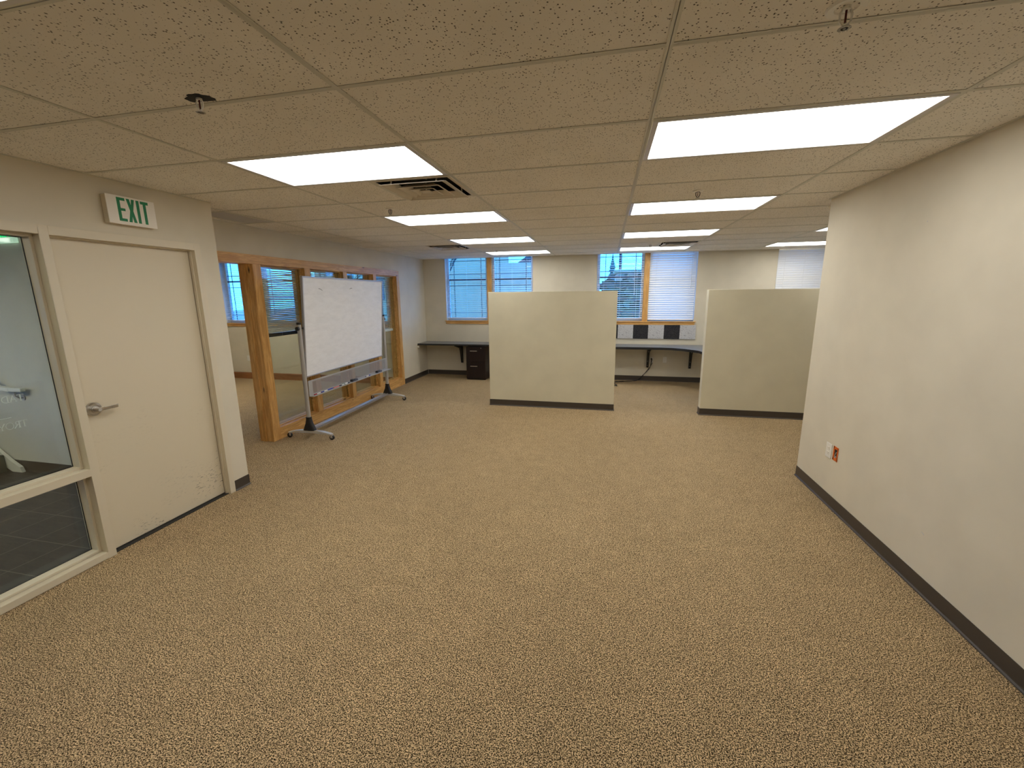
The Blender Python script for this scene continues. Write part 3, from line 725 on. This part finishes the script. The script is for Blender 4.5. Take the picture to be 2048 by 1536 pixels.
# ------------------------------------------------------------------ desks
d = thing('wall_desk', 'dark wall desk in the far left corner under the left window', 'desk', (-.7, 7.0, 0))
b = MB(); b.box(XW+.004, .9, 6.735, YB-.003, .730, .757); b.build('worktop', 'laminate', d, .003)
b = MB(); b.box(XW+.004, .9, 6.729, 6.7349, .722, .756); b.build('edge_band', 'black_plastic', d)
def bracket(par, x, yf):
    b = MB(); b.prism([(YB-.016, .729), (YB-.016, .285), (YB-.05, .285), (YB-.115, .56), (YB-.155, .625), (yf, .70), (yf, .729)], 0, x-.022, x+.022)
    return b.build('bracket', 'black_plastic', par, .002)
bracket(d, -.868, 6.80)
b = MB(); b.box(XW-.008, XW+.03, 6.74, 6.78, .664, .70); b.build('cleat', 'white_plastic', d, .002)
d2 = thing('wall_desk', 'dark corner desk against the window wall between the two low walls', 'desk', (3.2, 7.0, 0))
pl = [(1.75, YB-.003), (1.75, 6.70), (3.30, 6.725), (3.50, 6.70), (3.70, 6.57), (3.86, 6.40), (3.91, 6.33), (3.93, 6.2), (3.93, 5.2), (4.55, 5.2), (4.55, YB-.003)]
b = MB(); b.prism(pl, 2, .730, .757); b.build('worktop', 'laminate', d2, .003)
b = MB(); e = pl[1:9]
for (x0, y0), (x1, y1) in zip(e, e[1:]):
    dd = Vector((x1-x0, y1-y0)); n = Vector((dd.y, -dd.x)).normalized()*.006
    n = -n if n.y > 0 or (abs(n.y) < 1e-6 and n.x > 0) else n
    b.prism([(x0, y0), (x1, y1), (x1+n.x, y1+n.y), (x0+n.x, y0+n.y)], 2, .712, .7555)
b.build('edge_band', 'black_plastic', d2)
for x in (3.125, 3.935):
    bk = bracket(d2, x, 6.80)
    for z in (.33, .42, .62):
        b = MB(); yz = YB-.05 if z < .3 else YB-.05-.065*(z-.285)/.275; yz = yz if z < .56 else YB-.155
        b.cyl((x-.004, yz+.004, z), (x-.004, yz-.004, z), .006, n=8); sub(b, 'screw', 'alu', bk)
# L return carried by a post leg behind the low wall
b = MB(); b.box(4.40, 4.45, 5.25, 5.30, 0, .729); b.build('leg', 'black_plastic', d2)
# filing pedestal
p = thing('filing_pedestal', 'dark two drawer filing pedestal under the far left desk', 'filing cabinet', (-.4, 6.95, 0))
b = MB(); b.box(-.603, -.183, 6.733, 7.20, .012, .706); b.box(-.59, -.196, 6.75, 7.19, 0, .012); b.build('body', 'espresso', p, .002)
for z0, z1, hz in ((.38, .703, .621), (.045, .376, .297)):
    b = MB(); b.box(-.601, -.185, 6.714, 6.733, z0, z1); dr = b.build('drawer', 'espresso', p, .002)
    b = MB(); b.box(-.508, -.354, 6.690, 6.698, hz-.008, hz+.008); b.box(-.502, -.492, 6.695, 6.7145, hz-.005, hz+.005); b.box(-.370, -.360, 6.695, 6.7145, hz-.005, hz+.005); sub(b, 'handle', 'chrome', dr, .001)
    if hz > .5:
        b = MB(); b.cyl((-.272, 6.7145, .681), (-.272, 6.708, .681), .010); sub(b, 'lock', 'chrome', dr)
# ------------------------------------------------------------------ acoustic tiles under the middle window
names = ['charcoal acoustic tile peeking out at the edge of the cream low wall', 'leftmost whole pale speckled acoustic tile under the middle window', 'left charcoal acoustic tile between two pale ones under the middle window',
         'middle pale speckled acoustic tile between the two charcoal ones', 'right charcoal acoustic tile between two pale ones under the middle window', 'rightmost pale speckled acoustic tile under the middle window']
edges = [2.209, 2.5085, 2.8115, 3.1035, 3.408, 3.705, 4.005]
for k in range(6):
    b = MB(); b.box(edges[k]+.001, edges[k+1]-.001, YB-.02, YB+.001, .871, 1.151)
    o = b.build('acoustic_tile', 'tile_dark' if k % 2 == 0 else 'tile_light', None, .0015, origin=(edges[k]+.15, YB-.01, .871))
    tag(o, names[k], 'acoustic tile', 'acoustic tiles under the middle window')
# ------------------------------------------------------------------ outlets
def outlet(loc, nrm, label, w=.072, h=.116):
    """nrm: 'y-' face looks to -y, 'x-' face looks to -x"""
    t = thing('power_outlet', label, 'power outlet', loc, 'duplex power outlets'); x, y, z = loc
    def bx(b, a0, a1, d0, d1, z0, z1):
        if nrm == 'y-': b.box(x+a0, x+a1, y-d1, y-d0, z+z0, z+z1)
        else: b.box(x-d1, x-d0, y-a1, y-a0, z+z0, z+z1)
    b = MB(); bx(b, -w/2, w/2, .0005, .006, -h/2, h/2); pl = b.build('cover_plate', 'white_plastic', t, .0015)
    for zz in (-.020, .020):
        b = MB(); bx(b, -.0165, .0165, .006, .0085, zz-.0135, zz+.0135); rc = b.build('receptacle', 'exit_white', t, .002)
        b = MB(); bx(b, -.008, -.0056, .0085, .0089, zz-.002, zz+.006); bx(b, .0056, .008, .0085, .0089, zz-.002, zz+.006); bx(b, -.0022, .0022, .0085, .0089, zz-.010, zz-.006)
        sub(b, 'slots', 'gasket', rc)
    return t
outlet((XR, 2.203, .4545), 'x-', 'white power outlet on the right wall beside the orange bracket', .086, .124)
outlet((3.202, YB, .439), 'y-', 'white power outlet with a black cord plugged in under the corner desk')
outlet((3.46, YB, .445), 'y-', 'empty white power outlet under the corner desk between the brackets')
outlet((-5.40, YO, .456), 'y-', 'white power outlet on the side office wall seen through the doorway')
# orange low voltage bracket
o = thing('mounting_bracket', 'open orange low voltage bracket set in the right wall beside the outlet', 'wall bracket', (XR, 2.10, .46))
b = MB(); y0, y1, z0, z1 = 2.066, 2.134, .403, .519; t_ = .017
for q in ((y0, y1, z0, z0+.026), (y0, y1, z1-.02, z1), (y0, y0+.010, z0, z1), (y1-.018, y1, z0, z1)): b.box(XR-.005, XR-.0005, *q)
b.build('frame', 'orange', o, .001)
b = MB(); b.box(XR-.002, XR-.0006, y0+.008, y1-.016, z0+.024, z1-.018); b.build('opening', 'dark_void', o)  # thin black sheet gives the open bracket its inner shade
b = MB(); b.tube([(XR-.003, 2.083, .437), (XR-.008, 2.095, .446), (XR-.006, 2.094, .463), (XR-.003, 2.088, .478)], .003); b.tube([(XR-.003, 2.10, .432), (XR-.009, 2.10, .437), (XR-.005, 2.089, .43)], .0022); b.build('cable', 'copper', o)
# nail holes and a scrape in the right wall
b = MB(); b.cyl((XR-.0006, 1.506, 2.171), (XR+.004, 1.506, 2.171), .004, n=10); tag(b.build('nail_hole', 'grille', None, origin=(XR, 1.506, 2.171)), 'small dark nail hole high on the right wall', 'nail hole')
b = MB(); b.prism([(1.11, .358), (1.098, .353), (1.083, .347), (1.082, .351), (1.098, .358)], 0, XR-.0006, XR+.002); tag(b.build('wall_scrape', 'grille', None, origin=(XR, 1.095, .352)), 'small scrape low on the right wall', 'scrape')
# power cord
pts = [(3.196, YB-.012, .452), (3.194, YB-.045, .447), (3.192, YB-.055, .40), (3.185, YB-.055, .34), (3.15, YB-.055, .25), (3.08, YB-.053, .165), (3.02, YB-.05, .095), (2.96, YB-.045, .03), (2.92, YB-.05, .008), (2.85, YB-.09, .0065), (2.74, YB-.17, .0065), (2.60, YB-.235, .0065), (2.50, YB-.26, .0065), (2.46, YB-.33, .0065), (2.47, YB-.45, .0065), (2.50, YB-.56, .0065), (2.505, YB-.60, .0065), (2.46, YB-.62, .0065), (2.40, YB-.55, .0065), (2.30, YB-.40, .0065)]
def smooth(pts, n=5):
    P = [Vector(p) for p in pts]; out = []
    for i in range(len(P)-1):
        p0, p1, p2, p3 = P[max(i-1, 0)], P[i], P[i+1], P[min(i+2, len(P)-1)]
        for k in range(n):
            t = k/n; out.append(.5*((2*p1)+(p2-p0)*t+(2*p0-5*p1+4*p2-p3)*t*t+(3*p1-3*p2+p0-p3)*t**3))
    out.append(P[-1]); return [Vector((p.x, p.y, max(p.z, .0065))) for p in out]
pc = thing('extension_cord', 'black power cord drooping from the outlet to the carpet under the corner desk', 'cord', (2.9, 7.0, 0))
b = MB(); b.tube(smooth(pts), .0055, 8); b.build('cable', 'black_plastic', pc)
b = MB(); b.box(3.184, 3.210, YB-.045, YB-.009, .446, .474); b.build('plug', 'black_plastic', pc, .004)
# ------------------------------------------------------------------ whiteboard on its rolling stand
wy, wx = 3.795, -1.365
WB = thing('rolling_whiteboard', 'large used whiteboard on a grey rolling stand with black casters', 'whiteboard', (wx, wy, 0), rz=math.radians(1.3))
HL = .985                        # half distance between the posts
tilt = math.radians(4.2)
bh, bw, bz = .618, .96, 1.392
Rt = Matrix.Translation((.02, -.028, bz)) @ Matrix.Rotation(tilt, 4, 'Y')
def wb(mb, name, m, par=WB, bevel=0.): return mb.build(name, m, par, bevel)
b = MB(); b.box(-.008, .008, -bw+.012, bw-.012, -bh+.012, bh-.012, M4=Rt); brd = wb(b, 'writing_surface', 'board')
b = MB()
for q in ((-bw, bw, -bh, -bh+.018), (-bw, bw, bh-.018, bh), (-bw, -bw+.018, -bh, bh), (bw-.018, bw, -bh, bh)): b.box(-.014, .014, *q, M4=Rt)
wb(b, 'board_frame', 'alu', bevel=.003)
b = MB()
for sy in (-1, 1):
    for sz in (-1, 1): b.box(-.0155, .0155, sy*bw-.006 if sy > 0 else -bw-.002, bw+.002 if sy > 0 else -bw+.006, sz*bh-.012 if sz > 0 else -bh-.002, bh+.002 if sz > 0 else -bh+.012, M4=Rt)
wb(b, 'corner_cap', 'grey_metal')
def arcmark(pts):
    b = MB(); P = [Rt @ Vector((.0092, y, z)) for y, z in pts]
    for i, (p, q) in enumerate(zip(P, P[1:])):
        b.add([p+Vector((0, 0, -.003)), q+Vector((0, 0, -.003)), q+Vector((0, 0, .003)), p+Vector((0, 0, .003))], [(0, 1, 2, 3)])
        b.add([p+Vector((.0006, 0, -.003)), q+Vector((.0006, 0, -.003)), q+Vector((.0006, 0, .003)), p+Vector((.0006, 0, .003))], [(0, 1, 2, 3)])
    return b
for pts in ([(-.66, .475), (-.64, .473), (-.61, .465), (-.585, .45)], [(.03, .478), (.05, .488), (.075, .492), (.09, .488)]):
    o = arcmark(pts).build('ink_mark', 'felt', WB)
for s in (-1, 1):
    y = s*HL*1.02-(.03 if s < 0 else 0)
    prof = [(.027*math.cos(a)*(1.0), .021*math.sin(a)) for a in [i*PI/8 for i in range(16)]]
    b = MB(); b.prism([(px, y+py) for px, py in prof], 2, .10, 1.438); wb(b, 'post', 'grey_metal', bevel=0)
    b = MB(); b.prism([(px*1.08, y+py*1.08) for px, py in prof], 2, 1.435, 1.462); wb(b, 'post_cap', 'black_plastic', bevel=.003)
    # pivot knob joining post and board
    b = MB(); yi = s*bw-.028; b.cyl((.0, y-s*.012, 1.388), (.02, yi-s*.004, bz), .010, n=10); wb(b, 'pivot', 'black_plastic'); b = MB(); b.cyl((0, y+s*.02, 1.388), (0, y+s*.045, 1.388), .024, n=16); wb(b, 'pivot_knob', 'black_plastic')
    # tapered boot
    b = MB(); lv = [(.112, .085, .034), (.14, .074, .033), (.20, .045, .031), (.255, .032, .027), (.285, .0315, .0265)]; n = 16; vs = []
    for z, rx, ry in lv:
        for i in range(n):
            a = 2*PI*i/n; e = .55
            vs.append((rx*math.copysign(abs(math.cos(a))**e, math.cos(a)), y+ry*math.copysign(abs(math.sin(a))**e, math.sin(a)), z))
    fs = [(k*n+i, k*n+(i+1) % n, (k+1)*n+(i+1) % n, (k+1)*n+i) for k in range(len(lv)-1) for i in range(n)]+[list(range(n))[::-1], [(len(lv)-1)*n+i for i in range(n)]]
    b.add(vs, fs, True); wb(b, 'boot', 'black_plastic')
    # arched foot
    b = MB(); n = 16; top = []; bot = []
    for i in range(n+1):
        u = -1+2*i/n; top.append((u*.305, .118-.038*u*u)); bot.append((u*.305, .078-.010*u*u-.0))
    b.prism([(px, z) for px, z in top+bot[::-1]], 1, y-.026, y+.026); wb(b, 'foot', 'silver_foot', bevel=.004)
    for e in (-1, 1):
        cx = e*.288
        b = MB(); b.cyl((cx, y, .066), (cx, y, .080), .020, n=14); b.cyl((cx, y, .05), (cx, y, .07), .006, n=8)
        b.box(cx-.006+e*.006, cx+.020+e*.006, y-.0165, y-.0125, .026, .066); b.box(cx-.006+e*.006, cx+.020+e*.006, y+.0125, y+.0165, .026, .066); b.box(cx-.012, cx+.024, y-.0165, y+.0165, .060, .066)
        cs = wb(b, 'caster', 'grey_metal')
        b = MB(); b.cyl((cx+e*.012, y-.0115, .0312), (cx+e*.012, y+.0115, .0312), .031, n=24); b.cyl((cx+e*.012, y-.018, .0312), (cx+e*.012, y+.018, .0312), .005, n=10)
        cs['base'] = [0., 0., 0.]; b.build('wheel', 'black_plastic', cs, .004); del cs['base']
b = MB(); b.box(-.052, .018, -HL*1.02-.01, HL*1.02-.02, .104, .116); b.box(-.052, -.040, -HL*1.02-.01, HL*1.02-.02, .092, .122); b.box(.006, .018, -HL*1.02-.01, HL*1.02-.02, .092, .122); wb(b, 'cross_bar', 'alu', bevel=.002)
yt = HL*1.02-.022
b = MB(); b.box(.024, .0262, -yt+.04, yt-.07, .568, .722); wb(b, 'perforated_panel', 'perf')
b = MB(); b.box(.022, .029, -yt-.03, yt, .722, .740); b.box(.022, .029, -yt-.03, yt, .546, .568); b.box(.022, .029, -yt-.03, -yt+.04, .568, .722); b.box(.022, .029, yt-.07, yt, .568, .722)
b.box(.022, .085, -yt-.03, yt+.03, .541, .546); b.box(.081, .085, -yt-.03, yt+.03, .541, .553); wb(b, 'pen_tray', 'grey_metal', bevel=.001)
# things in the pen tray (world coordinates through the stand's own transform)
WM = Matrix.Translation((wx, wy, 0)) @ Matrix.Rotation(math.radians(1.3), 4, 'Z')
def marker(y, L, capm, label, body='white_plastic', ang=.04, flip=1, dx=.05, z=.5535):
    loc = WM @ Vector((dx, y-wy, z-.0075))
    t = thing('marker', label, 'marker', tuple(loc), 'whiteboard markers in the tray', rz=ang+(0 if flip > 0 else PI))
    r = .0072
    b = MB(); b.cyl((0, -L/2+.045, r), (0, L/2-.008, r), r, n=12); b.build('barrel', body, t)
    b = MB(); b.cyl((0, -L/2, r), (0, -L/2+.047, r), r*1.06, n=12); b.build('cap', capm, t)
    b = MB(); b.cyl((0, L/2-.01, r), (0, L/2, r), r*.9, n=12); b.build('end_plug', capm, t)
marker(2.905, .128, 'red', 'white marker with a dark red cap, nearest in the pen tray')
marker(3.05, .128, 'blue', 'first blue capped marker in the pen tray, beside the red one')
marker(3.165, .128, 'blue', 'blue marker with blue barrel in the pen tray, second blue from the left', 'blue', .03, -1, .045)
marker(3.305, .125, 'pink', 'pinkish red marker in the pen tray, between the blue and black ones', 'pink')
marker(3.435, .120, 'black_plastic', 'black capped marker in the pen tray, left one of the two black ones')
marker(3.555, .120, 'black_plastic', 'black and white marker in the pen tray touching the middle eraser', 'white_plastic', .05, -1)
marker(3.535, .120, 'green', 'green capped marker lying behind the black ones in the pen tray', 'white_plastic', .0, 1, .034)
marker(4.12, .128, 'blue', 'lone blue marker in the pen tray, near the far eraser', 'white_plastic', .03, -1)
def eraser(y, label):
    loc = WM @ Vector((.05, y-wy, .546))
    t = thing('eraser', label, 'eraser', tuple(loc), 'whiteboard erasers in the tray', rz=math.radians(1.3))
    b = MB(); b.box(-.02, .024, -.068, .068, 0, .014); b.build('felt_pad', 'felt', t, .001)
    b = MB(); b.box(-.02, .024, -.068, -.005, .014, .034); b.build('grip', 'black_plastic', t, .004)
    b = MB(); b.box(-.02, .024, -.005, .068, .014, .030); b.build('body', 'felt', t, .003)
eraser(3.735, 'dark eraser in the middle of the pen tray, behind the black markers')
eraser(4.45, 'dark eraser at the far end of the pen tray')
# ------------------------------------------------------------------ outdoors
b = MB(); b.box(-60, 60, YB+.45, 70, -.35, -.3); b.box(-60, PX0-.2, YO+.4, YB+.45, -.35, -.3); b.box(-60, -6.4, -30, 6.4, -.35, -.3); struct(b.build('ground', 'snow'))
hA = thing('neighbour_house', 'pale weathered house outside the left window, behind bare branches', 'house', (-7, 20, -.3))
b = MB(); b.prism([(-13, -.3), (-2.95, -.3), (-2.95, 5.2), (-7.9, 8.0), (-13, 5.2)], 1, 18.5, 21); b.build('wall', 'siding', hA)
b = MB(); b.prism([(-13.6, 5.0), (-7.9, 8.2), (-2.9, 5.05), (-2.9, 5.3), (-7.9, 8.5), (-13.6, 5.25)], 1, 18.0, 21.4); b.build('roof', 'roof', hA)
for x in (-9.5, -6.0):
    b = MB(); b.box(x-.5, x+.5, 18.44, 18.5, 1.6, 3.0); b.build('window', 'muntin', hA)
hB = thing('garage', 'low pale garage with a pitched roof outside the left window', 'garage', (-1, 17, -.3))
b = MB(); b.box(-2.9, 1.5, 17.2, 18.4, -.3, 3.19); b.build('wall', 'siding2', hB)
b = MB(); b.prism([(-1.70, 3.19), (1.7, 3.19), (1.7, 4.0), (.4, 4.6)], 1, 17.3, 17.9); b.build('roof', 'roof', hB)
sh = thing('shed', 'long low shed with white fascia outside the middle window', 'shed', (4, 22, -.3))
b = MB(); b.box(2.7, 12, 21.8, 25, -.3, 2.9); b.build('wall', 'siding2', sh)
b = MB(); b.box(2.6, 12.2, 21.6, 25.2, 2.9, 3.03); b.build('fascia', 'white_trim', sh)
hd = thing('hedge', 'dense snowy hedge outside the middle window', 'hedge', (5, 20, -.3))
b = MB()
for k in range(420):
    x, y, z = random.uniform(1.9, 10), random.uniform(19.2, 20.4), random.uniform(-.3, 2.62); r = random.uniform(.12, .3)
    d = Vector((random.uniform(-1, 1), random.uniform(-1, 1), random.uniform(-1, 1))).normalized(); u = d.orthogonal().normalized(); w2 = d.cross(u)
    b.add([Vector((x, y, z))+u*r*math.cos(a)+w2*r*math.sin(a)+d*r*.3*math.sin(2*a) for a in [i*PI/3 for i in range(6)]], [(0,1,2,3,4,5)])
b.box(2.0, 10, 19.6, 20.1, -.3, 2.4)
b.build('leaves', 'hedge', hd)
def tree(name, label, x, y, h, seed, conifer=False):
    rnd = random.Random(seed); t = thing(name, label, 'tree', (x, y, -.3)); b = MB()
    if conifer:
        b.cyl((x, y, -.3), (x, y, h), .08, .02, 8); b.build('trunk', 'bark', t); b = MB(); z = .9
        while z < h:
            r = (h-z)*.26+.05; n = 9
            vs = [(x+r*math.cos(2*PI*i/n)*(1+.2*rnd.uniform(-1, 1)), y+r*math.sin(2*PI*i/n), z-.12*rnd.random()) for i in range(n)]+[(x, y, z+.42)]
            b.add(vs, [(i, (i+1) % n, n) for i in range(n)]); z += .26
        b.build('foliage', 'conifer', t); return
    def grow(p, d, L, r, lv):
        pts = [p]; 
        for k in range(4):
            d = (d+Vector((rnd.uniform(-.22, .22), rnd.uniform(-.22, .22), rnd.uniform(-.08, .16)))).normalized(); pts.append(pts[-1]+d*L/4)
        b.tube(pts, [r, r*.9, r*.8, r*.7, r*.55], 5)
        if lv == 0: return
        for k in range(4):
            a = rnd.uniform(0, 2*PI); s = rnd.uniform(.5, .9)
            nd = (d+Vector((math.cos(a)*s, math.sin(a)*s, rnd.uniform(-.1, .4)))).normalized(); grow(pts[rnd.choice((2, 3, 4))], nd, L*.68, r*.5, lv-1)
    grow(Vector((x, y, -.3)), Vector((0, 0, 1)), h*.42, .09, 5); b.build('branches', 'bark', t)
tree('bare_tree', 'bare branching tree outside the left window', -3.3, 12.5, 5.2, 3)
tree('bare_tree', 'bare branching tree outside the side office windows', -9.5, 13.5, 6.5, 5)
tree('conifer', 'small conifer outside the middle window beside the pole', 2.57, 27., 4.1, 2, True)
b = MB(); b.cyl((3.08, 28, -.3), (3.08, 28, 7), .11, .09, 10); tag(b.build('utility_pole', 'bark', None, origin=(3.08, 28, -.3)), 'tall utility pole outside the middle window', 'pole')
# ------------------------------------------------------------------ light, sky
w = bpy.data.worlds.new('dusk sky'); S.world = w; w.use_nodes = True; n = w.node_tree.nodes; l = w.node_tree.links
bg = n['Background']; tc = n.new('ShaderNodeTexCoord'); sp = n.new('ShaderNodeSeparateXYZ'); l.new(tc.outputs['Generated'], sp.inputs[0])
rp = n.new('ShaderNodeValToRGB'); l.new(sp.outputs['Z'], rp.inputs[0])
rp.color_ramp.elements[0].position = 0.; rp.color_ramp.elements[0].color = (.05, .34, 1., 1)
rp.color_ramp.elements[1].position = .8; rp.color_ramp.elements[1].color = (.05, .34, 1., 1)
l.new(rp.outputs[0], bg.inputs[0]); bg.inputs[1].default_value = 7.
# ------------------------------------------------------------------ camera
f_px, yaw, pitch, roll, px, py = 834.0046, -.2176, -.1945, -.0094, 3.3453, -12.6482
cam = bpy.data.cameras.new('camera'); co = bpy.data.objects.new('camera', cam); C.objects.link(co)
cam.sensor_width = 36.; cam.sensor_fit = 'HORIZONTAL'; cam.lens = f_px/2048*36.
cam.shift_x = -px/2048; cam.shift_y = py/2048
cam.clip_start = .05; cam.clip_end = 200
cy_, sy_, cp_, sp_, cr_, sr_ = math.cos(yaw), math.sin(yaw), math.cos(pitch), math.sin(pitch), math.cos(roll), math.sin(roll)
fw = Vector((sy_*cp_, cy_*cp_, sp_)); r0 = Vector((cy_, -sy_, 0)); u0 = r0.cross(fw)
r = r0*cr_+u0*sr_; u = u0*cr_-r0*sr_
R = Matrix(((r.x, u.x, -fw.x), (r.y, u.y, -fw.y), (r.z, u.z, -fw.z))).to_4x4()
co.matrix_world = Matrix.Translation((2.2659, -1.6121, 1.7566)) @ R
S.camera = co
# clean helper properties
for o in bpy.data.objects:
    for k in ('base', 'base_loc'):
        if k in o: del o[k]
S.view_settings.view_transform = 'Standard'; S.view_settings.look = 'None'
S.view_settings.exposure = .12; S.view_settings.gamma = 1.; S.view_settings.use_curve_mapping = False
cy = S.cycles
cy.max_bounces = 10; cy.diffuse_bounces = 6; cy.transparent_max_bounces = 24; cy.glossy_bounces = 4
cy.sample_clamp_indirect = 6.; cy.caustics_reflective = False; cy.caustics_refractive = False
cy.use_denoising = True
